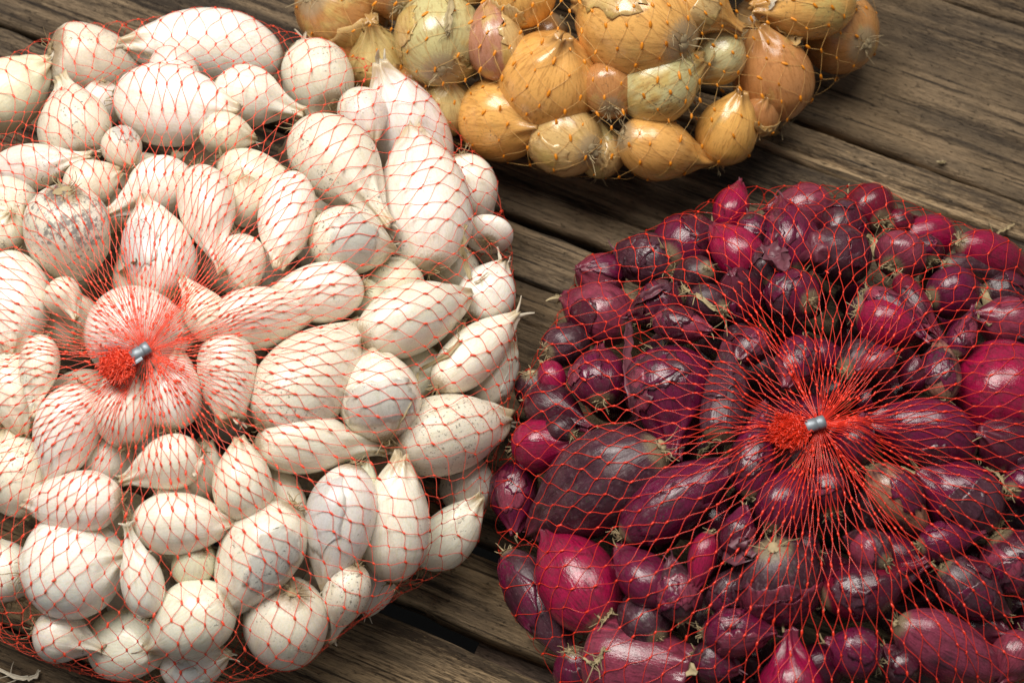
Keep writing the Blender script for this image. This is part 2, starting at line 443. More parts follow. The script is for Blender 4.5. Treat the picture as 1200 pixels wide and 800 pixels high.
def profile(kind, t):
    c = np.array(PROF[kind])
    x, y = c[:, 0], c[:, 1]
    m = np.gradient(y, x)
    i = np.clip(np.searchsorted(x, t, 'right') - 1, 0, len(x) - 2)
    hh = x[i + 1] - x[i]; u = (t - x[i]) / hh
    return np.maximum(.03, (2 * u**3 - 3 * u**2 + 1) * y[i] + (u**3 - 2 * u**2 + u) * hh * m[i] + (-2 * u**3 + 3 * u**2) * y[i + 1] + (u**3 - u**2) * hh * m[i + 1])

NECK0 = {'e': .86, 'n': .68, 't': .85, 'r': .83, 's': .9}
class Bulb:
    """surface of one bulb in its own frame: z runs from the root (-L/2) to the tip (+L/2)"""
    def __init__(s, L, W, kind, r, smooth_amt=1.0):
        s.L, s.W, s.kind = L, W, kind
        s.sq = r.uniform(.90, 1.06); s.ph = r.uniform(0, 6.28)
        s.b1 = r.uniform(.0, .07); s.p1 = r.uniform(0, 6.28)
        s.b2 = r.uniform(0, .045); s.p2 = r.uniform(0, 6.28)
        s.b3 = r.uniform(0, .022); s.p3 = r.uniform(0, 6.28)
        s.bend = r.uniform(-.10, .10); s.bd = r.uniform(0, 6.28)
        s.nbend = r.uniform(.0, .11) if kind in 'nt' else r.uniform(0, .08)
        s.tw = r.uniform(-2.5, 2.5)
        s.kf = int(r.integers(5, 8)); s.kp = r.uniform(0, 6.28)
        s.seed = int(r.integers(1e6))
        s.crease = r.uniform(.02, .09) if r.random() < .35 else 0.0; s.cp = r.uniform(0, 6.28)
        s.dent = r.uniform(0, .014)
    def pt(s, th, t, off=0.0):
        L, W = s.L, s.W
        R = profile(s.kind, t) * W / 2
        n0 = NECK0[s.kind]
        nk = np.clip((t - n0 + .08) / .2, 0, 1)
        m = 1 + s.b1 * np.cos(th - s.p1) * np.sin(t * 3.1) + s.b2 * np.cos(2 * th - s.p2) + s.b3 * np.cos(3 * th - s.p3 + t * 2)
        m = m + .010 * vnoise(th / 6.28318 * 28, t * 3, s.seed, 28) * np.sin(np.clip(t, 0, 1) * 3.1)
        m = m + s.dent * vnoise(th / 6.28318 * 7, t * 4, s.seed + 5, 7)
        d = np.angle(np.exp(1j * (th - s.cp)))
        m = m - s.crease * np.exp(-(d / .22) ** 2) * np.sin(np.clip(t * 1.1, 0, 1) * 3.14)
        m = m * (1 + nk * (.30 * np.cos(s.kf * (th + s.tw * t) + s.kp) + .14 * np.cos(3 * th + s.kp)))
        R = R * m + off
        x = R * np.cos(th); y = R * np.sin(th) * s.sq
        z = (t - .5) * L
        z = z + nk * .035 * L * vnoise(th / 6.28318 * 9, t * 0, s.seed + 9, 9) * np.clip((t - .93) / .07, 0, 1)
        dx = s.bend * L * (t - .4) ** 2 * 2 + s.nbend * L * np.clip(t - n0 + .12, 0, 1) ** 2 * 4
        return np.stack([x + dx * math.cos(s.bd), y + dx * math.sin(s.bd), z + 0 * x], -1)
    def axis_dx(s, t):
        n0 = NECK0[s.kind]
        dx = s.bend * s.L * (t - .4) ** 2 * 2 + s.nbend * s.L * np.clip(t - n0 + .12, 0, 1) ** 2 * 4
        return dx * math.cos(s.bd), dx * math.sin(s.bd)
    def mesh(s, nth=36, nt=34):
        t = np.concatenate([np.linspace(0, .1, 6)[:-1], np.linspace(.1, .8, nt - 12), np.linspace(.8, 1, 8)[1:]])
        th = np.arange(nth) / nth * 2 * math.pi
        T, H = np.meshgrid(t, th, indexing='ij')
        P = s.pt(H, T)
        n = len(t)
        idx = np.arange(n * nth).reshape(n, nth); nx = np.roll(idx, -1, 1)
        q = np.stack([idx[:-1], nx[:-1], nx[1:], idx[1:]], -1).reshape(-1, 4)
        v = P.reshape(-1, 3); at = T.ravel()
        # caps: root plate, and a sunken dry end inside the neck
        c0 = len(v); cA = P[0].mean(0); cB = P[-1].mean(0) - np.array((0, 0, .04 * s.L))
        v = np.concatenate([v, [cA, cB]]); at = np.concatenate([at, [0, 1]])
        tr = np.concatenate([np.stack([nx[0], idx[0], np.full(nth, c0)], -1), np.stack([idx[-1], nx[-1], np.full(nth, c0 + 1)], -1)])
        return v, q, tr, at

def roots_mesh(b, r, n):
    s = Soup()
    cx, cy = b.axis_dx(0.0)
    base = np.array((cx, cy, -b.L / 2)); R = b.W * .10
    # knobbly plate
    an = np.arange(9) / 9 * 6.283
    for k in range(5):
        a = r.uniform(0, 6.28); rr = R * r.uniform(0, .8)
        c = base + np.array((rr * math.cos(a), rr * math.sin(a), r.uniform(-.0002, .0004)))
        q = R * r.uniform(.35, .6)
        ring = np.stack([c[0] + q * np.cos(an), c[1] + q * np.sin(an), np.full(9, c[2])], -1)
        tip = c - np.array((0, 0, q * r.uniform(.5, 1)))
        s.add(np.concatenate([ring, [tip]]), [], [((i + 1) % 9, i, 9) for i in range(9)])
    for k in range(n):
        a = r.uniform(0, 6.28); rr = R * r.uniform(.2, 1.1)
        p0 = base + np.array((rr * math.cos(a), rr * math.sin(a), .0003))
        ln = b.W * r.uniform(.08, .24)
        d = np.array((math.cos(a) * r.uniform(.2, 1.3), math.sin(a) * r.uniform(.2, 1.3), -r.uniform(.2, .9))); d /= np.linalg.norm(d)
        sd = r.normal(0, 1, 3)
        u = np.linspace(0, 1, 6)
        pts = p0 + d * (u * ln)[:, None] + sd * (np.sin(u * r.uniform(2, 6)) * ln * .22 * u)[:, None]
        s.tube(pts, np.linspace(.00026, .00012, 6) * r.uniform(.8, 1.3), 3)
    return s
def tip_mesh(b, r, n):
    """dry wisps at the end of the neck"""
    s = Soup(); cx, cy = b.axis_dx(np.array(1.0))
    R = max(.0009, b.W / 2 * PROF[b.kind][-1][1])
    for k in range(n):
        a = r.uniform(0, 6.28)
        p0 = np.array((cx + R * .8 * math.cos(a), cy + R * .8 * math.sin(a), b.L * .47))
        ln = b.W * r.uniform(.10, .26)
        d = np.array((math.cos(a) * r.uniform(0, .7), math.sin(a) * r.uniform(0, .7), 1)); d /= np.linalg.norm(d)
        sd = r.normal(0, 1, 3); sd[2] *= .3
        u = np.linspace(0, 1, 6)
        pts = p0 + d * (u * ln)[:, None] + sd * ((u ** 2) * ln * .35)[:, None]
        s.strip(pts, np.linspace(1.0, .25, 6) * R * r.uniform(.5, 1.1), np.array((math.cos(a), math.sin(a), .1)), .00012, r.uniform(-.5, .5), r=r)
    return s
def skin_mesh(b, r, th0=None, big=1.0, curl=.016):
    """a loose flake of dry outer skin lifting off the bulb"""
    th0 = r.uniform(0, 6.28) if th0 is None else th0
    dth = r.uniform(.5, 1.1) * big; t0 = r.uniform(.08, .35); t1 = min(.93, t0 + r.uniform(.3, .55) * min(1.3, big))
    n, m = 12, 14
    A, B = np.meshgrid(np.linspace(-1, 1, n), np.linspace(-1, 1, m), indexing='ij')
    sd = int(r.integers(1e6))
    rag = 1 + .22 * vnoise(B * 4, A * 0, sd) * np.abs(A) + .10 * vnoise(B * 9, A * 0, sd + 1)
    rag2 = 1 + .16 * vnoise(A * 5, B * 0, sd + 2) + .08 * vnoise(A * 12, B * 0, sd + 3)
    taper = 1 - .35 * np.abs(B) ** 2.5
    th = th0 + A * dth * rag * taper
    t = np.clip((t0 + t1) / 2 + B * (t1 - t0) / 2 * rag2, .03, .96)
    edge = np.maximum(np.abs(A), np.abs(B))
    lift = .0003 + b.W * (curl * np.clip(edge - .55, 0, 1) ** 1.5 * (1 + vnoise(A * 3, B * 3, sd + 4))) + b.W * .006 * vnoise(A * 4, B * 4, sd + 6) ** 2
    O = b.pt(th, t, lift); I = b.pt(th, t, lift - .00018)
    v = np.concatenate([O.reshape(-1, 3), I.reshape(-1, 3)])
    idx = np.arange(n * m).reshape(n, m); N = n * m
    q1 = np.stack([idx[:-1, :-1], idx[1:, :-1], idx[1:, 1:], idx[:-1, 1:]], -1).reshape(-1, 4)
    rim = np.concatenate([idx[:-1, 0], idx[-1, :-1], idx[:0:-1, -1], idx[0, :0:-1]]); rn = np.roll(rim, -1)
    q3 = np.stack([rim, rim + N, rn + N, rn], -1)
    return v, np.concatenate([q1, q1[:, ::-1] + N, q3]), t.ravel()

# colour of each bulb (linear) and how dry / earthy its skin is
TONE = {
    'white': {'w': (.94, .885, .77, .36), 'c': (.92, .845, .69, .46), 'g': (.86, .84, .62, .38), 'd': (.88, .82, .71, .82), 's': (.88, .82, .70, .68), 'p': (.83, .76, .65, .55)},
    'yellow': {'o': (.80, .43, .12, .32), 'y': (.62, .47, .20, .5), 'g': (.62, .56, .27, .55), 'b': (.54, .25, .08, .36), 'p': (.46, .22, .13, .4), 'l': (.66, .44, .18, .4)},
    'red': {'m': (.34, .007, .056, .05), 'r': (.18, .005, .026, .28), 'd': (.080, .006, .021, .42), 'g': (.088, .030, .046, .70), 'p': (.27, .042, .076, .32), 'v': (.145, .007, .043, .38), 't': (.36, .17, .11, .5), 'k': (.042, .011, .019, .70)},
}
MATS = {'white': M_WHITE, 'yellow': M_YELLOW, 'red': M_RED}
PAPER = {'white': M_PAPER_W, 'yellow': M_PAPER_Y, 'red': M_PAPER_R}
GROUP = {'white': 'white onions in the left net bag', 'yellow': 'yellow onions in the top net bag', 'red': 'red onions in the right net bag'}
OBST = {'white': [], 'yellow': [], 'red': []}        # geometry the net rests on

def frame_from_axis(ax, roll):
    z = ax / np.linalg.norm(ax)
    x = np.cross(z, (0.21, 0.13, 0.97) if abs(z[2]) < .95 else (1, 0, 0)); x /= np.linalg.norm(x)
    y = np.cross(z, x)
    c, s_ = math.cos(roll), math.sin(roll)
    return np.stack([x * c + y * s_, -x * s_ + y * c, z], 1)

def spheres_of(b, M, pos):
    t = np.array([.14, .28, .42, .57, .70, .82])
    R = profile(b.kind, t) * b.W / 2 * .97
    dx, dy = b.axis_dx(t)
    loc = np.stack([dx, dy, (t - .5) * b.L], -1)
    keep = R > .0028
    return loc[keep] @ M.T + pos, R[keep]

def make_onion(bagname, b, M, pos, tone, label, r, group=None, detail=True, skins=None, in_net=True):
    bag = BAGS[bagname]
    v, q, tr, at = b.mesh() if detail else b.mesh(20, 22)
    o = link_mesh(bagname + '_onion', v, q, M_MOULD if 'mould stain' in label else MATS[bagname], None, True, tr, {'tpos': at})
    mw = Matrix([[*M[0], pos[0]], [*M[1], pos[1]], [*M[2], pos[2]], [0, 0, 0, 1]])
    o.matrix_world = mw
    tn = np.array(TONE[bagname][tone]); j = r.uniform(.90, 1.06)
    tn = tn * np.array((j, j * r.uniform(.96, 1.03), j * r.uniform(.92, 1.06), 1))
    tn[3] = np.clip(tn[3] + r.normal(0, .06), 0, 1)
    o.color = tuple(np.clip(tn, 0, 1))
    tag(o, label, 'onion', group or GROUP[bagname])
    # what the net rests on: the body without the neck
    lim = {'e': .93, 'n': .78, 't': .90, 'r': .90, 's': .95}[b.kind]
    keep = (at[q] < lim).all(1)
    OBST[bagname].append((v @ M.T + pos, q[keep]))
    roots_mesh(b, r, int(r.integers(7, 15)) if detail else 4).build('root_tuft', M_ROOT, o)
    if detail:
        if r.random() < .8: tip_mesh(b, r, int(r.integers(1, 4))).build('dry_tip', PAPER[bagname] if bagname != 'red' else (M_STRAW if r.random() < .4 else M_PAPER_R), o)
        ns = skins if skins is not None else {'white': int(r.random() < .14), 'yellow': int(r.random() < .5), 'red': 0 if tone in 'm' else int(r.integers(0, 4)) + int('peeled' in label or 'papery' in label)}[bagname]
        for k in range(ns):
            vtow = M.T @ (CAM - pos); th0 = math.atan2(vtow[1], vtow[0]) + r.uniform(-1.2, 1.2)
            vv, qq, tt = skin_mesh(b, r, th0, 1.0 if bagname != 'red' else r.uniform(.7, 1.3), .05 if bagname == 'red' else .016)
            sk = link_mesh('loose_skin', vv, qq, MATS[bagname], o, True, attrs={'tpos': np.tile(np.clip(tt, .1, .8), 2)})
            OBST[bagname].append((vv @ M.T + pos, qq))
            base = np.array(TONE[bagname][{'white': 'p', 'yellow': 'l', 'red': r.choice(['g', 'v', 'v', 'd', 'p'])}[bagname]])
            if bagname == 'white': base = np.array(o.color) * .97
            base[3] = .5; sk.color = tuple(base)
    return o

STEPS = []
def place(bagname, rx_, ry_, tx_, ty_, wpx, kind, tone, prio, label, idx):
    bag = BAGS[bagname]
    if bagname == 'red' and kind == 'e' and idx % 5 < 3 and 'root' not in label: kind = 't'
    r = np.random.default_rng(1000 + idx * 17 + {'white': 0, 'yellow': 5000, 'red': 9000}[bagname])
    cx, cy = (rx_ + tx_) / 2, (ry_ + ty_) / 2
    pos = bag.hit(cx, cy, 0.0)
    mpp = px_size((pos - CAM) @ FWD)
    wpx *= {'white': 1.07, 'yellow': 1.10, 'red': 1.08}[bagname]
    W = wpx * mpp
    pos = bag.hit(cx, cy, W / 2 * .94)
    d = ray(cx, cy); d = d / np.linalg.norm(d)
    mpp = px_size((pos - CAM) @ FWD)
    W = wpx * mpp
    pos = pos + d * (prio * .0045)
    ax2 = RIGHT * (tx_ - rx_) + UP * (-(ty_ - ry_))
    L2 = np.linalg.norm(ax2) * mpp
    a = ax2 / (np.linalg.norm(ax2) + 1e-9)
    n = bag.normal(pos)
    wn = d @ n
    sl = -(a @ n) / (wn if abs(wn) > .25 else -.25)
    sl = float(np.clip(sl, -.55, .55)) + r.normal(0, .06)
    if L2 < W * 1.05:                                  # seen end-on: turn it towards the viewer
        full = W * (1.22 if kind in 'er' else 1.4)
        need = math.sqrt(max(0, (full / L2) ** 2 - 1)); sl = -min(need, 1.0) if (idx % 2) else min(need, 1.0)
        if 'root end' in label: sl = abs(sl)
        elif 'tip' in label: sl = -abs(sl)
    ax = a + d * sl
    L = L2 * math.sqrt(1 + sl * sl)
    b = Bulb(L, W, kind, r)
    M = frame_from_axis(ax, r.uniform(0, 6.28))
    if 'giant grey purple' in label:                   # a double bulb with a furrow along it
        vl = M.T @ -d; b.crease = .13; b.cp = math.atan2(vl[1], vl[0]) + .35; b.dent = .03
    best = None
    for step in np.arange(0, .046, .001):
        p = pos + d * step
        c, R = spheres_of(b, M, p)
        low = (c[:, 2] - R).min()
        pen = 0.0
        if len(bag.sph_c):
            dist = np.linalg.norm(c[:, None] - bag.sph_c[None], axis=2)
            pen = max(0.0, float((R[:, None] + bag.sph_r[None] - dist).max()) - max(.002, .17 * W))
        cost = pen * 1.0 + step * (.45 + .3 * (prio == 0)) + (max(0, .0005 - low)) * 4
        if best is None or cost < best[0] - 1e-7: best = (cost, p)
    p = best[1]; STEPS.append((bagname, idx, float(np.linalg.norm(p - pos)), best[0]))
    c, R = spheres_of(b, M, p)
    bag.sph_c = np.concatenate([bag.sph_c, c]); bag.sph_r = np.concatenate([bag.sph_r, R])
    make_onion(bagname, b, M, p, tone, label, r, skins=3 if 'cracked' in label or 'crinkled' in label else None)

WHITE = '''
132 112 285 140 90 t w 0|glossy long white onion with a curled papery tip, near the bag's upper edge
95 190 73 84 80 n d 0|brown speckled pear shaped white onion with thick neck up, near the upper left corner
-30 142 62 72 84 t c 0|large white onion cut by the left picture edge, pointing to the bag's upper left rim
66 60 172 92 82 s c 1|blunt white onion with yellowish flat root end at the bag's top left corner
330 66 146 42 86 t w 1|big smooth white onion topmost in the bag, with a tan papery tip at its left
248 102 360 132 70 n w 1|white onion with short tan neck just right of the long curled tip one
130 152 158 196 46 e p 2|small dull papery onion squeezed below the curled tip onion
-15 205 112 182 52 n p 1|dull long necked white onion by the left edge under the speckled pear shaped one
75 228 140 198 54 e c 2|cream onion with an orange tinged end beside the long necked dull one
226 202 124 250 68 n w 1|white onion with bright highlight and its neck pointing left to the mouldy onion
256 184 380 258 62 n c 1|slender white onion whose neck runs down right towards the black speckled onion
347 202 326 320 64 t w 0|upright narrow white onion standing between the sagging neck and the bag's centre
388 126 348 46 86 r w 0|round white onion with dark root tuft, at the bag's upper right near yellow onions
350 143 464 268 92 n d 0|big white onion with brown flecks and twisted neck, upper right of the white bag
505 222 444 80 96 t w 1|wide garlic shaped white onion with a bent white stub of tip beside the yellow bag
412 106 442 168 56 e p 2|grey shaded white onion tucked behind the garlic shaped one
508 320 488 148 98 e w 0|largest upright white onion with brown root end at its bottom, on the bag's right shoulder
538 180 562 268 62 e w 2|white onion half hidden at the right rim behind the largest upright one
571 285 576 262 56 r w 0|little round white ball onion with its root end showing at the right rim
362 275 462 292 74 e s 0|black speckled squat white onion right of the upright narrow one
482 358 438 304 64 e g 1|pale yellow green onion under the largest upright one's root
438 378 424 330 50 e g 2|yellowish onion mostly hidden under the black speckled one
426 338 316 346 68 t w 0|white onion with blunt root end to the right, directly under the black speckled one
244 385 370 361 72 t w 0|white onion with clean pointed tip right of the red gathered strands
424 397 554 344 76 t w 0|long white onion with a crease across its middle, tip pointing to the right rim
552 376 590 308 60 e w 1|white onion with dry roots at the right rim under the little ball onion
512 454 606 368 62 t w 0|white onion ending in a stiff white paper flag at the right rim
558 478 600 400 52 t p 2|dull white onion in shade at the outer right rim below the paper flag
308 502 424 380 98 t d 0|huge egg shaped white onion with one dark spot, right of the clip
454 517 430 404 92 e w 0|smooth plump white egg of an onion, no neck, right of the dark spotted huge one
462 524 600 490 86 t d 0|white onion with tan veins and a hard spike of tip pointing right at the rim
300 520 456 518 68 n c 1|long dull white onion lying level under the dark spotted huge one
414 543 378 694 78 t w 0|white onion standing on its narrow brown tip near the bag's lower right
458 684 466 532 82 t w 0|smooth white onion with folded papery tip on top at the bag's lower right
424 600 430 538 30 e g 1|tiny yellowish onion wedged between the two upright smooth ones
545 602 552 528 60 e p 2|shaded white onion at the rim under the spike tipped one
490 664 570 586 58 t w 1|white onion with a wide ragged white paper tip poking out low on the right
346 622 312 538 52 e c 1|cream yellow onion leaning behind the one with the hatched root end
290 612 278 512 68 t w 0|white onion with a fine point upward, under the long dull level one
346 592 256 722 86 t w 0|large slanting white onion with hatched dry root end at its upper right
342 690 330 782 100 r d 0|broad round white onion with brown dirt patches at the bag's bottom
418 660 386 754 52 n d 0|white onion with a drooping crumpled neck hanging over the bag's bottom right edge
452 652 428 724 48 e p 2|shaded white onion behind the drooping neck one
28 676 156 648 114 r w 0|biggest round white onion with glossy highlight, lower left of the bag
175 724 150 612 50 n w 0|small slim white onion with brown ribbed neck, right of the biggest round one
154 612 278 613 70 t w 0|white onion lying level with pointed tip to the right above the slim brown necked one
272 698 170 762 82 t w 0|clean white onion sloping down to the left, under the large slanting one
108 748 194 764 80 t w 1|white onion with grey root speck at the bag's bottom edge
38 736 122 762 62 n p 1|papery white onion with stringy roots at the lower left corner of the bag
188 786 272 764 66 e w 2|pale white onion lowest in the bag, partly under the clean sloping one
238 640 214 684 52 e g 2|yellowish shaded onion with a tan frayed end below the level pointed one
16 704 -8 626 70 r w 1|round white onion cut by the left edge beside the biggest round one
34 606 8 500 84 e c 1|cream onion at the left edge under the three narrow ones
146 586 22 592 68 t w 0|white onion with tip pointing left, above the biggest round one
64 640 76 600 40 e p 2|small shaded onion wedged above the biggest round one
97 450 58 570 72 t w 0|slanting oval white onion left below the red tuft
50 392 40 488 44 n w 0|thin white onion with straight neck pointing down, left of the red tuft
8 412 28 512 62 e c 1|white onion at the left edge below the large one touching it
14 296 18 420 80 e w 0|large upright white onion at the left edge, level with the clip
-12 290 12 248 54 r c 1|white onion at the left edge above the large upright one
75 226 84 332 100 r s 0|broad white onion with a grey black mould stain, above left of the clip
4 214 24 262 60 e d 2|brown stained white onion at the left edge above the mouldy one
204 348 166 230 78 t w 0|tall white onion above the clip, its point upwards
232 192 260 322 64 n w 0|pear shaped white onion hanging with neck down, above right of the clip
276 276 292 344 58 t c 1|white onion with tan root end up, under the hanging pear shaped one
291 264 284 206 52 e p 2|dull onion behind the hanging pear shaped one
98 394 232 384 104 e w 0|wide white onion right under the metal clip, veiled by red strands
150 524 140 430 72 e c 0|white onion directly beneath the red tuft
196 504 206 414 68 e w 0|white onion under the gathered strands right of the red tuft
62 332 94 374 44 n p 1|small white onion with grey neck end left of the clip
258 398 210 320 48 n w 0|narrow white onion with tip pointing up left, right above the clip
264 396 270 494 66 s w 0|blunt white onion under dense red strands right of the clip
116 572 142 496 62 e w 1|white onion below the red tuft, half under the curved one
238 528 138 566 62 n w 0|curved white onion with long neck under the red strands, below the clip
224 592 242 516 64 e p 1|dull shaded onion with frayed paper next to the curved one
214 600 190 566 46 e p 2|shaded small onion peeping out above the level pointed one
296 500 326 444 56 e p 1|hidden white onion beside the blunt one under dense strands
60 300 40 250 50 e p 2|shaded onion behind the mouldy one's left side
232 152 300 160 50 e p 2|shaded onion below the curled papery tip, upper middle of the bag
404 330 378 270 50 e p 2|shaded onion in the gap right of the upright narrow one
'''
YELLOW = '''
365 -6 446 26 98 r b 0|brown yellow onion leftmost at the top picture edge, with a hanging skin tab
452 96 434 28 72 n y 0|small pale yellow onion with thick neck under the leftmost brown one
522 88 506 -6 98 r g 0|greenish yellow round onion with papery patch and dry roots on top
588 96 570 -2 64 e p 1|pinkish brown onion hidden between the greenish round one and the large amber one
630 132 662 44 112 r o 0|large amber round onion with a green tinged tip, middle of the front
548 140 634 148 88 t o 0|shiny golden onion touching the planks with neck to the right
694 178 612 144 80 t l 0|small pale onion with crumpled neck pointing to the shiny golden one
524 152 526 94 62 r y 0|small dull onion in shade left of the shiny golden one
804 52 676 2 126 r o 0|biggest orange onion with dark dry roots at its right side
620 20 600 -42 72 r o 1|orange onion cut by the top edge above the large amber one
786 -12 870 36 66 n o 0|orange onion with a torn dry neck right of the biggest one
868 44 806 92 64 e g 1|olive green onion behind the glossy pale green one
726 122 828 74 84 t g 0|glossy pale green onion pointing up right, lying in front
726 160 840 198 66 n o 0|light orange onion with a fleshy neck at the pile's bottom edge
840 188 872 112 66 t o 0|small smooth orange onion with thin upright tip at the lower right
916 138 892 28 88 t b 0|reddish brown shiny onion with pointed top at the right
1004 6 878 10 72 t o 0|orange onion with white papery neck at its left, upper right
1014 54 950 18 88 r b 1|shaded brown onion at the pile's right end with pink root end
704 206 702 134 52 n y 0|crinkled olive yellow onion with twisted top between pale small and glossy green ones
880 154 898 112 46 e b 1|small brown onion in shade behind the smooth orange one
716 128 712 76 66 e b 1|dark shaded onion between the large amber and glossy green ones
396 74 410 26 54 e b 1|small shaded brown onion under the leftmost brown one
486 122 498 80 58 e b 1|dark dry skinned onion under the greenish round one
556 -8 540 -50 70 r b 2|brown onion cut by the top edge between two round ones
470 10 462 -30 62 r b 1|orange brown onion cut by the top edge right of the leftmost one
930 -30 860 -40 80 r o 1|orange onion at the top edge right of the torn neck one
'''
RED = '''
790 318 722 290 58 e g 0|dark grey skinned red onion with pale root knob, on the bag's upper left shoulder
738 386 658 346 70 t p 0|rosy papery red onion with veined skin at the upper left rim
640 412 692 394 50 e g 0|greyish red onion with a pale bristly root plate on the left rim
640 424 656 464 32 e m 0|small onion with bright magenta torn skin at the left rim
620 436 640 486 48 e k 1|dark onion with curly pale roots sticking out at the left rim
704 472 698 408 62 r v 0|round purple onion with root end up showing bristles, left middle of the bag
618 464 696 504 52 n d 1|dull purple onion with cone shaped neck right of the curly rooted one
603 524 672 518 60 t m 0|glossy bright magenta small onion at the left rim above the giant grey one
672 510 638 494 32 e k 1|tiny dark onion with pale root dot beside the glossy magenta small one
774 522 616 618 106 e g 0|giant grey purple onion with green mouldy end, left middle of the bag
604 540 600 624 52 e v 1|dull purple onion on the left rim beside the giant grey one
776 410 800 534 96 n v 0|large teardrop purple onion with cut pink neck pointing down
802 346 736 372 50 t d 1|dark onion with magenta sheath bent over it, right of the rosy papery one
766 376 834 388 40 t p 0|small glossy onion with pale root cap and greyish end
848 362 806 352 50 e k 1|blackish onion under stringy straw roots, upper middle
876 372 858 318 62 e d 1|dark purple plain onion above the radiating strands
778 302 836 268 72 e v 0|purple onion with grey shine on the upper rim beside the pointed magenta pair
888 320 836 262 54 t m 0|shiny magenta onion with tan root tuft lower right, upper rim
850 272 868 212 42 t m 1|magenta cone tip onion poking out of the bag's upper rim
880 292 880 246 36 e k 0|dark onion with oval grey skin flake beside the shiny magenta one
936 322 914 232 66 e v 0|crinkled purple onion with torn folded skin at the upper rim
978 252 898 244 62 e p 1|pink purple onion with straw coloured patch on the bag's top rim
906 334 896 288 48 e k 1|dark onion with a triangular brown flake on it
1006 304 950 290 68 s g 0|silver grey mottled onion above the radiating strands
950 354 902 336 62 r v 0|purple onion with a pale tan patch just above the dense strands
1002 246 972 290 54 e d 1|dark plum onion between the straw patched and wine red ones
1034 258 996 230 58 r r 0|wine red shiny onion at the top right rim
1040 264 1078 254 30 n r 0|wine red wrinkled onion with its neck pointing right
1122 280 1052 274 48 t m 1|smooth red onion with wiry root at right, top right rim
1046 314 1068 280 58 r p 0|pink onion with root end and curly tan roots facing up, upper right
1092 308 1076 282 42 e d 1|dark onion behind the curly rooted pink one
1120 282 1212 322 50 t m 0|long red onion on the upper right rim at the picture's edge
1102 306 1208 326 36 e g 0|slender grey silver onion below the long red rim one
1088 350 1152 334 58 e v 0|round purple onion with violet sheen, right upper part
1050 322 1104 402 30 n r 0|thin purple shallot with long stalk running down right
1016 340 1090 396 34 n p 0|pink onion with a pale straight stalk crossing beside the smooth red one
1004 366 1088 394 60 t m 0|smooth red oval onion under the pale pink stalk
1050 414 1002 434 32 e p 0|small pink onion among strands right of the clip
1108 468 1098 398 42 e t 0|pinkish tan flat onion with straw root at its bottom, right of the clip
1068 456 1074 420 34 e d 1|little dark onion left of the pinkish tan flat one
1218 476 1116 440 112 r m 0|largest glossy crimson onion with white highlight at the right edge
1216 384 1142 374 62 t p 0|striped pink onion at the right edge above the largest crimson one
1118 418 1142 358 32 n v 0|crinkled purple skinned onion standing between flat and largest ones
1148 342 1208 346 48 e k 1|shadowy onion under the grey silver one at the right edge
948 398 918 456 46 t p 0|pink papery onion with tan root end just above the clip
890 392 866 424 42 e d 0|dark wedge shaped onion with a white glint above left of the clip
842 516 860 402 50 s g 0|upright greyish onion with straw roots at its bottom, left of the tuft
878 584 886 486 54 e v 0|purple onion just below the red tuft's left side
728 630 866 538 74 t v 0|long wrinkled magenta striped onion below the giant grey one's right
858 654 872 592 38 e v 0|small shiny dark onion at the lower end of the strands
904 622 934 548 60 e v 0|purple onion under dense strands below the clip
976 600 962 540 54 e d 1|dark red onion in the shade right below the clip
1022 546 1086 622 54 t t 0|pinkish onion with tan patches lower right of the clip
1146 528 1016 490 84 t v 0|big glossy violet onion right beside the clip
1170 614 1072 552 84 t v 0|big purple onion lower right under fine strands
1212 544 1146 502 74 e d 0|dark purple onion at the right edge under the largest crimson one
1182 576 1222 560 48 e v 0|onion with tangled straw roots at the right edge
706 732 642 620 88 r m 0|glossy crimson onion with pointed magenta tip at the lower left
596 646 670 768 56 e g 0|papery purple onion with pink ruffled end hanging on the lower left rim
784 706 722 644 60 t v 0|dull plum onion right of the glossy crimson one
772 748 734 702 58 e g 1|dull plum onion lying lower beneath the other dull one
800 728 786 656 52 e g 0|grey papery purple onion in front of the magenta sliver
830 622 814 692 32 t m 0|slim glossy magenta onion like a sliver, lower middle
834 718 872 666 44 e g 1|grey edged onion left of the cracked skin one
902 636 920 736 96 e g 0|onion with large cracked grey violet dry skin below the strands
962 648 912 640 44 e p 1|pink shredded onion above the cracked skin one
822 742 908 740 52 e v 0|glossy dark onion with two highlights, near the bottom edge
930 846 926 736 76 n m 0|bright magenta onion with striped neck upwards at the bottom picture edge
1030 778 966 752 58 r v 0|round plum onion right of the striped neck one at the bottom
962 706 1094 666 66 n r 0|red onion with peeled wrinkled skin and long neck to the right
1038 658 996 630 46 e k 0|dark greyish onion above the peeled red one
1074 640 1156 624 42 n v 0|plum onion with a curved sheath neck pointing up right
1102 660 1180 724 60 t g 0|grey purple onion with crinkled red tip, lower right
1046 726 1188 800 74 t p 0|pale rosy smooth onion tapering to the lower right corner
1168 624 1212 704 74 e d 0|dark wine onion at the right edge, lower part
1204 742 1170 800 54 r p 0|purple onion at the bottom right corner with a pale root dot
694 764 810 792 102 s p 0|big rosy purple onion with tangled straw roots at the bottom edge
668 758 692 826 52 e v 0|purple onion on the lower left rim at the bottom edge
812 766 866 788 48 e v 1|plum onion with a brown flake at the bottom edge
1124 728 1176 744 52 e d 1|shadowy onion above the pale rosy tapering one
1070 800 1036 756 44 e k 1|dark dusty onion at the bottom edge left of the pale rosy one
724 332 678 316 54 t p 1|pale rosy papery onion at the rim between the grey and the veined ones
'''


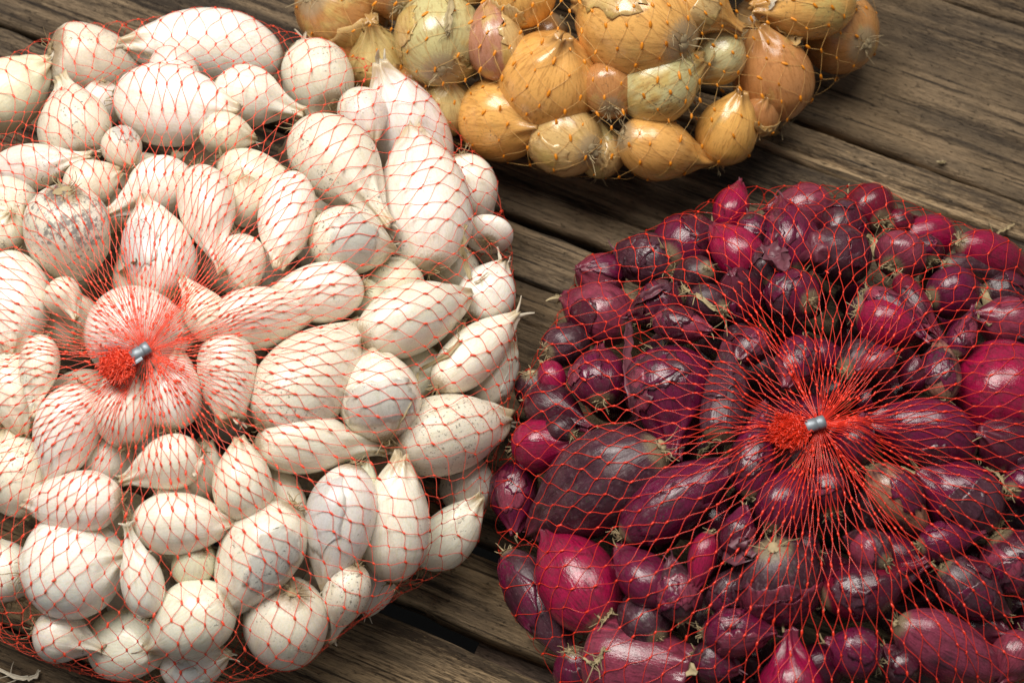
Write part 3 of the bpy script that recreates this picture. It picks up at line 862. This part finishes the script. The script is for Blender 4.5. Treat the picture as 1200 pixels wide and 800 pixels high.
for bn, txt in (('white', WHITE), ('yellow', YELLOW), ('red', RED)):
    rows = []
    for i, line in enumerate(txt.strip().split('\n')):
        f, label = line.split('|'); f = f.split()
        rows.append((int(f[7]), i, [float(x) for x in f[:5]], f[5], f[6], label))
    rows.sort(key=lambda z: (z[0], z[1]))
    for prio, i, c, kind, tone, label in rows:
        place(bn, *c, kind, tone, prio, label, i)

# bulbs deeper in each pile, and those of the bag beyond the frame: kept where the gaps show them or where they carry the net
def fill(bagname, tries, wr, tones):
    bag = BAGS[bagname]; r = np.random.default_rng({'white': 21, 'yellow': 22, 'red': 23}[bagname])
    out = []
    for k in range(tries):
        u = r.normal(0, 1, 3); u /= np.linalg.norm(u); u *= r.uniform(.15, 1) ** (1 / 3)
        W = r.uniform(*wr); L = W * r.uniform(1.25, 1.6)
        p = bag.c + u * np.array((bag.rx - W / 2, bag.ry - W / 2, (bag.h if u[2] > 0 else bag.zc) - W * .48))
        px, py, dz = project(p)
        outside = px < -25 or px > 1225 or py < -25 or py > 825
        b = Bulb(L, W, r.choice(list('etr')), r)
        ax = r.normal(0, 1, 3); ax[2] *= .5
        M = frame_from_axis(ax, r.uniform(0, 6.28))
        c, R = spheres_of(b, M, p)
        if (c[:, 2] - R).min() < -.001: continue
        if bag.f(c, R.max() * .8).max() > 1.05: continue
        dist = np.linalg.norm(c[:, None] - bag.sph_c[None], axis=2)
        if (R[:, None] + bag.sph_r[None] - dist).max() > W * .10: continue
        bag.sph_c = np.concatenate([bag.sph_c, c]); bag.sph_r = np.concatenate([bag.sph_r, R])
        out.append((b, M, p, r.choice(list(tones)), outside))
    return out
pending = {bn: fill(bn, n, wr, t) for bn, n, wr, t in (('white', 5000, (.016, .026), 'cwp'), ('yellow', 5000, (.018, .034), 'obyl'), ('red', 5000, (.013, .024), 'dvgk'))}

# which of the deep bulbs can the camera see at all?
def visible(pending):
    vs, ps, own = [], [], []; n = 0
    for bn in OBST:
        for v, q in OBST[bn]:
            vs.append(v); ps.append(q + n); own += [None] * len(q); n += len(v)
        for k, (b, M, p, tone, outside) in enumerate(pending[bn]):
            v, q, tr, at = b.mesh(14, 18); vs.append(v @ M.T + p); ps.append(q + n); own += [(bn, k)] * len(q); n += len(v)
    bv = BVHTree.FromPolygons(np.concatenate(vs).tolist(), np.concatenate(ps).tolist())
    hits = {}
    o = Vector(CAM)
    for y in range(2, 800, 4):
        for x in range(2, 1200, 4):
            h = bv.ray_cast(o, Vector(ray(x, y)))
            if h[2] is not None and own[h[2]]: hits[own[h[2]]] = hits.get(own[h[2]], 0) + 1
    return hits
hits = visible(pending)
HOURS = 'twelve one two three four five six seven eight nine ten eleven'.split()
used = {}
def deep_label(bn, p):
    px, py, dz = project(p)
    ref = {'white': (160, 425), 'red': (955, 490), 'yellow': (640, 75)}[bn]
    dx, dy = px - ref[0], py - ref[1]
    h = HOURS[int(round(math.degrees(math.atan2(dx, -dy)) / 30)) % 12]
    d = math.hypot(dx, dy)
    far = 'close in' if d < 130 else 'halfway out' if d < 260 else 'near the rim'
    what = 'from the silver clip' if bn != 'yellow' else 'from the large amber one'
    lab = f'deep lying {bn} onion in a gap, {far}, {h} o\'clock {what}'
    if lab in used: used[lab] += 1; lab = lab.replace('deep lying', ['deeper lying', 'deepest', 'half buried', 'low lying', 'sunken', 'shadowed'][min(5, used[lab] - 2)])
    else: used[lab] = 1
    return lab
for bn in pending:
    for k, (b, M, p, tone, outside) in enumerate(pending[bn]):
        if hits.get((bn, k), 0) < 9 and not (outside and p[2] > BAGS[bn].zc + .004): continue
        r = np.random.default_rng(k + 77)
        if outside:
            lab, grp = bn + ' onion in the part of the ' + bn + ' onion bag beyond the picture edge', bn + ' onions beyond the picture edge'
        else:
            lab, grp = deep_label(bn, p), bn + ' onions deep in the pile'
        make_onion(bn, b, M, p, tone, lab, r, grp, detail=False)

# ------------------------------------------------------------------ the nets
def make_net(bagname, N, Lk, mat, kmat, label, r_thread, r_knot, clip_dir, tuft_px, seed, peak=.006):
    bag = BAGS[bagname]; r = np.random.default_rng(seed)
    vs, ps, n = [], [], 0
    for v, q in OBST[bagname]:
        vs.append(v); ps.append(q + n); n += len(v)
    bv = BVHTree.FromPolygons(np.concatenate(vs).tolist(), np.concatenate(ps).tolist())
    nT, nS = 440, 270
    ph = np.linspace(.012, math.radians(128), nS)
    th = np.arange(nT) / nT * 2 * math.pi
    T, PH = np.meshgrid(th, ph, indexing='ij')
    off = (bag.g - bag.c)[:2] / np.array((bag.rx, bag.ry))
    s = np.sin(PH)
    k = np.where(PH < math.pi / 2, (1 - s), 0)
    ex = off[0] * k + s * np.cos(T); ey = off[1] * k + s * np.sin(T)
    rho2 = np.minimum(ex ** 2 + ey ** 2, 1)
    z = np.where(PH < math.pi / 2, bag.h * np.sqrt(1 - rho2), bag.zc * np.cos(PH) * 1.12)
    P = np.stack([bag.c[0] + ex * bag.rx, bag.c[1] + ey * bag.ry, bag.c[2] + z], -1)
    q = P - bag.c; hz = np.where(q[..., 2] > 0, bag.h, bag.zc)
    Nn = np.stack([q[..., 0] / bag.rx ** 2, q[..., 1] / bag.ry ** 2, q[..., 2] / hz ** 2], -1)
    Nn /= np.linalg.norm(Nn, axis=-1)[..., None] + 1e-12
    H = np.full((nT, nS), -.010)
    for i in range(nT):
        for j in range(nS):
            o = Vector(P[i, j] + Nn[i, j] * .03)
            h = bv.ray_cast(o, Vector(-Nn[i, j]), .042)
            if h[3] is not None: H[i, j] = .03 - h[3]
    d0 = np.linalg.norm(P - P[:, :1].mean(0, keepdims=True), axis=-1)
    H += peak * np.exp(-(d0 / .011) ** 2)
    H[:, 0] = H[:, 0].max() + .001
    E = H.copy()
    for _ in range(360):
        a = (np.roll(E, 1, 0) + np.roll(E, -1, 0)) * .25
        b_ = np.empty_like(E); b_[:, 1:-1] = (E[:, :-2] + E[:, 2:]) * .25; b_[:, 0] = E[:, 0] * .5; b_[:, -1] = E[:, -2] * .5
        E = np.maximum(H, a + b_)
    # slack: the net is not perfectly taut between bulbs
    E = np.maximum(H, E - .0012)
    for _ in range(2):
        E = np.maximum(H, (np.roll(E, 1, 0) + np.roll(E, -1, 0) + 2 * E) / 4)
    G = P + Nn * (E + .00012)[..., None]
    G[..., 2] = np.maximum(G[..., 2], .0007 + .0004 * np.abs(np.sin(T * 37)))
    mean_arc = np.concatenate([[0], np.cumsum(np.linalg.norm(np.diff(G, axis=1), axis=-1).mean(0))])
    rad = np.array([np.linalg.norm(G[:, j] - G[:, j].mean(0), axis=-1).mean() for j in range(nS)])
    # rings of knots: spacing follows from the fixed length of one cord
    arcs = [.0018 + Lk * .6]
    while arcs[-1] < mean_arc[-1]:
        w2 = math.pi * np.interp(arcs[-1], mean_arc, rad) / N
        arcs.append(arcs[-1] + math.sqrt(max((.55 * Lk) ** 2, Lk ** 2 - w2 ** 2)))
    arcs = np.array(arcs[:-1])
    J = np.interp(arcs, mean_arc, np.arange(nS))
    nj = len(J)
    def samp(tt, jj):
        a = (tt / (2 * math.pi) * nT) % nT; i0 = np.floor(a).astype(int) % nT; fa = a - np.floor(a); i1 = (i0 + 1) % nT
        jj = np.clip(jj, 0, nS - 1.001); j0 = np.floor(jj).astype(int); fj = jj - j0
        w = lambda A: ((A[i0, j0] * (1 - fa)[..., None] + A[i1, j0] * fa[..., None]) * (1 - fj)[..., None] + (A[i0, j0 + 1] * (1 - fa)[..., None] + A[i1, j0 + 1] * fa[..., None]) * fj[..., None])
        return w(G), w(Nn)
    # knot positions with irregular drift
    kt = np.zeros((nj, N)); kj = np.zeros((nj, N))
    dj = np.gradient(J)
    for a in range(nj):
        base = (np.arange(N) + .5 * (a % 2)) / N
        kt[a] = base * 2 * math.pi + 2 * math.pi / N * (.5 * vnoise(base * 9, np.full(N, a * .12), seed + 1, 9) + .3 * vnoise(base * 23, np.full(N, a * .3), seed + 5, 23) + r.normal(0, .10, N))
        kj[a] = J[a] + dj[a] * (.6 * vnoise(base * 7, np.full(N, a * .1), seed + 2, 7) + .25 * vnoise(base * 19, np.full(N, a * .35), seed + 3, 19) + r.normal(0, .11, N)) * min(1, a / 3)
    near = np.exp(-np.arange(nj) / 4.0)[:, None]
    ang0 = kt / (2 * math.pi)
    kt = kt + near * (.16 * vnoise(ang0 * 17, ang0 * 0, seed + 11, 17) + .07 * vnoise(ang0 * 41, ang0 * 0, seed + 12, 41))
    kj = kj + near * dj[:, None] * (1.1 * vnoise(ang0 * 13, ang0 * 0, seed + 13, 13) + r.normal(0, .38, kt.shape))
    kj = np.clip(kj, 1.0, nS - 2)
    # cords
    K = 6; u = np.linspace(0, 1, K + 1); sm = u * u * (3 - 2 * u)
    A0, J0, A1, J1 = [], [], [], []
    for a in range(nj - 1):
        for side in (0, 1):
            tgt = (np.arange(N) + (side if a % 2 else side - 1)) % N
            t0, t1 = kt[a], kt[a + 1][tgt]
            d = (t1 - t0 + math.pi) % (2 * math.pi) - math.pi
            A0.append(t0); A1.append(t0 + d); J0.append(kj[a]); J1.append(kj[a + 1][tgt])
    # from the first ring into the clip: two cords each
    for side in (-1, 1):
        A0.append(kt[0] + side * math.pi / N * .4); A1.append(kt[0]); J0.append(np.zeros(N)); J1.append(kj[0])
    A0, A1, J0, J1 = map(np.concatenate, (A0, A1, J0, J1))
    nt_ = len(A0)
    mixw = r.uniform(.75, 1.0, nt_)[:, None]
    TT = A0[:, None] + (A1 - A0)[:, None] * (sm[None] * mixw + u[None] * (1 - mixw))
    JJ = J0[:, None] + (J1 - J0)[:, None] * u[None]
    C, NN = samp(TT, JJ)
    C = C + NN * (r.uniform(0, .0003, nt_)[:, None] * np.sin(u * math.pi)[None] + r.uniform(0, .0002, nt_)[:, None])[..., None]
    tan = np.gradient(C, axis=1); tan /= np.linalg.norm(tan, axis=-1)[..., None] + 1e-12
    side = np.cross(tan, NN); side /= np.linalg.norm(side, axis=-1)[..., None] + 1e-12
    up = np.cross(side, tan)
    SD = 4; an = np.arange(SD) / SD * 2 * math.pi + .78
    rt = r_thread * r.uniform(.8, 1.25, nt_)[:, None, None, None]
    Vv = C[:, :, None] + rt * (np.cos(an)[None, None, :, None] * side[:, :, None] * 1.15 + np.sin(an)[None, None, :, None] * up[:, :, None] * .8)
    idx = np.arange(nt_ * (K + 1) * SD).reshape(nt_, K + 1, SD); nx = np.roll(idx, -1, 2)
    Q = np.stack([idx[:, :-1], nx[:, :-1], nx[:, 1:], idx[:, 1:]], -1).reshape(-1, 4)
    root = bpy.data.objects.new(bagname + '_onion_net_bag', None); COL.objects.link(root)
    root.location = bag.c * np.array((1, 1, 0))
    tag(root, label, 'net bag')
    inv = -np.array(root.location)
    th_o = link_mesh('netting', Vv.reshape(-1, 3) + inv, Q, mat, root); tag(th_o, kind='stuff')
    # knots: small spindles along the cords
    KT, KJ = kt[:].ravel(), kj[:].ravel()
    c, nn = samp(KT, KJ); c2, _ = samp(KT, KJ + .6)
    tg = c2 - c; tg /= np.linalg.norm(tg, axis=-1)[:, None] + 1e-12
    tg = tg + r.normal(0, .22, tg.shape); tg /= np.linalg.norm(tg, axis=-1)[:, None]
    sd = np.cross(tg, nn); sd /= np.linalg.norm(sd, axis=-1)[:, None] + 1e-12; up = np.cross(sd, tg)
    zz = np.array([-1, -.62, 0, .62, 1]); rr = np.array([.28, .85, 1, .85, .28]); S6 = 6
    an = np.arange(S6) / S6 * 6.28318
    ks = r_knot * r.uniform(.75, 1.3, len(c))
    kl = ks * r.uniform(1.5, 2.6, len(c))
    kv = (c + nn * .0002)[:, None, None] + tg[:, None, None] * (kl[:, None] * zz)[:, :, None, None] + (ks[:, None] * rr)[:, :, None, None] * (np.cos(an)[None, None, :, None] * sd[:, None, None] + np.sin(an)[None, None, :, None] * up[:, None, None] * .8)
    idx = np.arange(len(c) * 5 * S6).reshape(len(c), 5, S6); nx = np.roll(idx, -1, 2)
    Q = np.stack([idx[:, :-1], nx[:, :-1], nx[:, 1:], idx[:, 1:]], -1).reshape(-1, 4)
    kn = link_mesh('knots', kv.reshape(-1, 3) + inv, Q, kmat, root); tag(kn, kind='stuff')
    # metal clip lying on its side, tuft of cut mesh behind it
    g = G[:, 0].mean(0)
    cd = RIGHT * clip_dir[0] + UP * -clip_dir[1]; cd[2] *= .25; cd /= np.linalg.norm(cd)
    Z = np.array((0, 0, 1.0)); s1 = np.cross(cd, Z); s1 /= np.linalg.norm(s1); u1 = np.cross(s1, cd)
    sp = Soup()
    n = 22; R0, R1 = .0022, .0016
    an = np.linspace(.35, 2 * math.pi - .1, n)
    ctr = g - cd * .0016 + Z * .0012
    Lc = .0072
    rows = []
    for (zz_, Rr) in ((0, R1), (.0003, R0), (.0024, R0), (.0026, R0 - .00022), (.0031, R0 - .00022), (.0033, R0), (Lc - .0003, R0), (Lc, R1)):
        fold = 1 + .05 * np.cos(an * 2)
        rows.append(ctr + cd * zz_ + (s1[None] * (np.cos(an) * fold)[:, None] + u1[None] * (np.sin(an) * .86 * fold)[:, None]) * Rr)
    inner = [ctr + cd * zz_ + (s1[None] * np.cos(an)[:, None] + u1[None] * (np.sin(an) * .86)[:, None]) * (R1 - .0002) for zz_ in (Lc, 0)]
    rows = np.array(rows + inner); m = len(rows)
    idx = np.arange(m * n).reshape(m, n)
    q = [(idx[a, b], idx[a, b + 1], idx[(a + 1) % m, b + 1], idx[(a + 1) % m, b]) for a in range(m) for b in range(n - 1)]
    sp.add(rows.reshape(-1, 3) + inv, q)
    if clip_dir[2]:                                   # loose tab of the crimp
        a_ = ctr + cd * .0042 - s1 * .0024 + u1 * .0004; tabs = [a_ + cd * x for x in (0, .002, .004, .0052)]
        sp.strip(np.array(tabs) + inv, [.0022, .0022, .0019, .0015], u1, .0004, .3)
    cl = sp.build('clip', M_CLIP, root)
    tf = Soup()
    e0 = ctr + cd * (Lc - .001)
    rad_t = tuft_px * px_size((g - CAM) @ FWD) / 2
    for k in range(900):
        dd = r.normal(0, 1, 3); dd /= np.linalg.norm(dd); dd[2] = abs(dd[2]) * .5
        end = e0 + cd * rad_t * (.9 + .2 * r.random()) + dd * rad_t * r.uniform(.15, 1.0) ** .6 * 1.05
        mid = e0 + cd * rad_t * .35 + dd * rad_t * .25 + r.normal(0, .0007, 3)
        uu = np.linspace(0, 1, 7)[:, None]
        pts = (1 - uu) ** 2 * (e0 + r.normal(0, .0006, 3)) + 2 * uu * (1 - uu) * mid + uu ** 2 * end
        pts = pts + r.normal(0, .0004, pts.shape) * uu
        tf.tube(pts + inv, .00014, 3)
        if k % 2 == 0:
            c_ = pts[r.integers(4, 7)] + inv; q_ = .0008
            cc = r.normal(0, 1, 3)
            tf.tube(np.array([c_ - cc * q_ * .6, c_ + r.normal(0, .0006, 3), c_ + cc * q_ * .6]), [.00015, .0003, .00015], 4)
    tf.build('gathered_tuft', kmat, root)
    return root

make_net('white', 100, .0068, M_LITNET, M_LITKNOT, 'red plastic net bag stretched over the white onions and closed by a silver clip', .00012, .00038, (-.80, .62, 1), 46, 3)
make_net('yellow', 62, .0088, M_TANNET, M_ORKNOT, 'thin tan net bag with orange knots around the yellow onions at the top', .00009, .00052, (-.5, -.8, 0), 36, 5)
make_net('red', 82, .0076, M_REDNET, M_REDKNOT, 'red plastic net bag stretched over the red onions and closed by a silver clip', .000125, .00036, (-.93, .34, 0), 50, 9)

# ------------------------------------------------------------------ loose dry scraps
def on_pile(bn, px, py, up=.0):
    """point of the pile (or table) under a photo pixel, found with a real ray"""
    best = at_z(px, py, .001)
    return best
scene_bvh = {}
for bn in OBST:
    vs, ps, n = [], [], 0
    for v, q in OBST[bn]: vs.append(v); ps.append(q + n); n += len(v)
    scene_bvh[bn] = BVHTree.FromPolygons(np.concatenate(vs).tolist(), np.concatenate(ps).tolist())
def land(bn, px, py):
    d = Vector(ray(px, py)).normalized()
    if bn:
        h = scene_bvh[bn].ray_cast(Vector(CAM), d)
        if h[0] is not None: return np.array(h[0]) + np.array((0, 0, .0006))
    return at_z(px, py, .0012)
def scrap(name, bn, pix, wid, mat, label, cat, seed, fib=0):
    r = np.random.default_rng(seed)
    P = np.array([land(bn, *p) for p in pix])
    if bn:                                            # stretch over the dips
        zs = np.maximum(P[:, 2], np.interp(np.arange(len(P)), [0, len(P) - 1], [P[0, 2], P[-1, 2]]) - .004)
        P = np.array([at_z(*pix[i], zs[i]) for i in range(len(P))])
    uu = np.linspace(0, len(P) - 1, 14)
    Q = np.stack([np.interp(uu, np.arange(len(P)), P[:, k]) for k in range(3)], -1)
    Q[1:-1] = (Q[:-2] + 2 * Q[1:-1] + Q[2:]) / 4
    Q += r.normal(0, .00025, Q.shape)
    s = Soup(); o0 = Q[7].copy()
    ws = wid * px_size(.75) * (.35 + .65 * np.sin(np.linspace(.25, 2.7, 14))) * r.uniform(.85, 1.15, 14)
    s.strip(Q - o0, ws, np.array((0, 0, 1.0)), .00022, r.uniform(.25, .6), r=r)
    for k in range(fib):
        i = r.integers(0, 14); d = r.normal(0, 1, 3); d[2] = abs(d[2]) * .5; d /= np.linalg.norm(d)
        u = np.linspace(0, 1, 6)[:, None]; ln = r.uniform(.002, .006)
        s.tube(Q[i] - o0 + d * u * ln + r.normal(0, 1, 3) * u ** 2 * ln * .4, np.linspace(.0003, .00015, 6), 3)
    o = s.build(name, mat); o.location = o0
    tag(o, label, cat); return o
scrap('skin_scrap', None, [(-4, 783), (14, 792), (32, 796), (41, 793), (46, 784)], 5, M_PAPER_W, 'curled white skin scrap on the plank at the bottom left corner', 'onion skin', 1, 3)
scrap('dry_stalk', 'white', [(112, 336), (128, 328), (146, 318), (160, 308)], 10, M_STRAW, 'flat tan dry stalk lying across the white onions above the clip', 'dry stalk', 2)
scrap('dry_neck', 'white', [(546, 262), (540, 290), (546, 312), (553, 328)], 7, M_STRAW, 'thin brown dry neck hanging by the little ball onion in the white bag', 'dry stalk', 3, 3)
scrap('dry_neck', 'white', [(583, 290), (587, 308), (572, 322), (556, 332)], 4, M_PAPER_W, 'thin bent white dry neck at the white bag right rim', 'dry stalk', 4, 2)
scrap('dry_neck', 'white', [(490, 436), (487, 458), (474, 484), (460, 512)], 5, M_STRAW, 'long thin beige dry neck lying beside the smooth plump white egg onion', 'dry stalk', 5, 2)
scrap('dry_neck', 'white', [(546, 372), (540, 400), (524, 418), (492, 434)], 6, M_STRAW, 'brown creased dry neck lying under the paper flag tip in the white bag', 'dry stalk', 6, 3)
scrap('dry_neck', 'white', [(146, 770 - 186), (152, 598), (158, 612)], 4, M_PAPER_W, 'short white dry thread above the brown ribbed neck in the white bag', 'dry stalk', 7)
scrap('skin_scrap', 'white', [(248, 490), (240, 512), (234, 534), (226, 556)], 14, M_PAPER_W, 'twisted papery skin scrap below right of the clip on the white onions', 'onion skin', 8, 6)
scrap('skin_scrap', 'yellow', [(532, 66), (540, 76), (548, 82), (556, 92)], 15, M_PAPER_Y, 'pale yellow skin scrap below the greenish round onion', 'onion skin', 9)
scrap('skin_scrap', 'yellow', [(434, 18), (437, 34), (440, 46)], 26, M_PAPER_Y, 'tan skin scrap hanging over the small pale yellow onion', 'onion skin', 10)
scrap('skin_scrap', 'yellow', [(910, 32), (922, 42), (932, 52), (938, 44)], 14, M_PAPER_Y, 'creamy yellow skin scrap on the reddish brown shiny onion', 'onion skin', 11)
scrap('skin_scrap', 'yellow', [(884, 150), (892, 158), (904, 158)], 20, M_PAPER_Y, 'cream skin scrap at the lower right end of the yellow pile', 'onion skin', 12, 4)
scrap('dry_neck', 'yellow', [(884, 36), (890, 22), (902, 10), (910, -4)], 7, M_PAPER_W, 'white dry neck on top of the reddish brown shiny onion', 'dry stalk', 13, 6)
scrap('dry_neck', 'yellow', [(530, 0), (528, 14), (526, 30), (524, 42)], 8, M_STRAW, 'grey dry root thread over the greenish yellow round onion', 'dry stalk', 14, 8)
scrap('dry_stalk', 'red', [(1016, 276), (1024, 286), (1024, 298), (1032, 312)], 8, M_STRAW, 'bent tan dry stalk left of the curly rooted pink onion', 'dry stalk', 15)
scrap('skin_scrap', 'red', [(1152, 340), (1156, 352), (1158, 366), (1158, 382)], 11, M_STRAW, 'pale tan skin scrap above the largest crimson onion', 'onion skin', 16, 4)
scrap('root_threads', 'red', [(800, 335), (818, 348), (834, 360), (850, 372)], 5, M_STRAW, 'straw coloured root threads across the blackish onion at the upper middle', 'dry roots', 17, 16)
scrap('root_threads', 'red', [(818, 532), (832, 522), (842, 516), (846, 524)], 3, M_STRAW, 'pale curly root threads left below the tuft on the red onions', 'dry roots', 18, 16)
scrap('root_threads', 'red', [(1156, 548), (1170, 556), (1178, 568), (1182, 586)], 4, M_STRAW, 'tangle of straw root threads near the right edge on the red onions', 'dry roots', 19, 22)
scrap('root_threads', 'red', [(684, 772), (698, 778), (704, 766), (710, 758)], 4, M_STRAW, 'curly straw root threads on the big rosy purple onion at the bottom', 'dry roots', 20, 14)
scrap('root_threads', 'red', [(700, 722), (708, 730), (714, 718), (717, 712)], 3, M_STRAW, 'loose pale root threads below the glossy crimson onion', 'dry roots', 21, 6)
scrap('skin_scrap', 'red', [(738, 376), (735, 400), (736, 430), (738, 462), (742, 478)], 11, M_PAPER_R, 'narrow upright strip of pinkish dry skin left of the large teardrop onion', 'onion skin', 22)
scrap('skin_scrap', 'red', [(736, 372), (752, 352), (772, 340), (796, 336)], 10, M_PAPER_R, 'magenta sheath strip bent over the dark onion right of the rosy papery one', 'onion skin', 23)
scrap('skin_scrap', 'red', [(898, 290), (908, 304), (918, 318)], 26, M_PAPER_R, 'triangular brown skin flake above the dense strands', 'onion skin', 24)
scrap('skin_scrap', 'red', [(860, 796), (876, 786), (894, 782)], 24, M_PAPER_R, 'brown skin flake at the bottom edge left of the striped neck onion', 'onion skin', 25)
scrap('skin_scrap', 'red', [(852, 656), (866, 650), (880, 644)], 26, M_PAPER_R, 'crumpled violet skin scrap beside the cracked dry skin', 'onion skin', 26)
scrap('plant_sprig', None, [(1164, 278), (1172, 272), (1180, 268), (1188, 262)], 3, M_STRAW, 'tiny dry plant sprig on the plank above the red bag at right', 'dry sprig', 27, 3)
scrap('wood_splinter', None, [(1099, 190), (1103, 192), (1108, 190)], 3, M_STRAW, 'pale wood splinter on the plank at the upper right', 'splinter', 28)
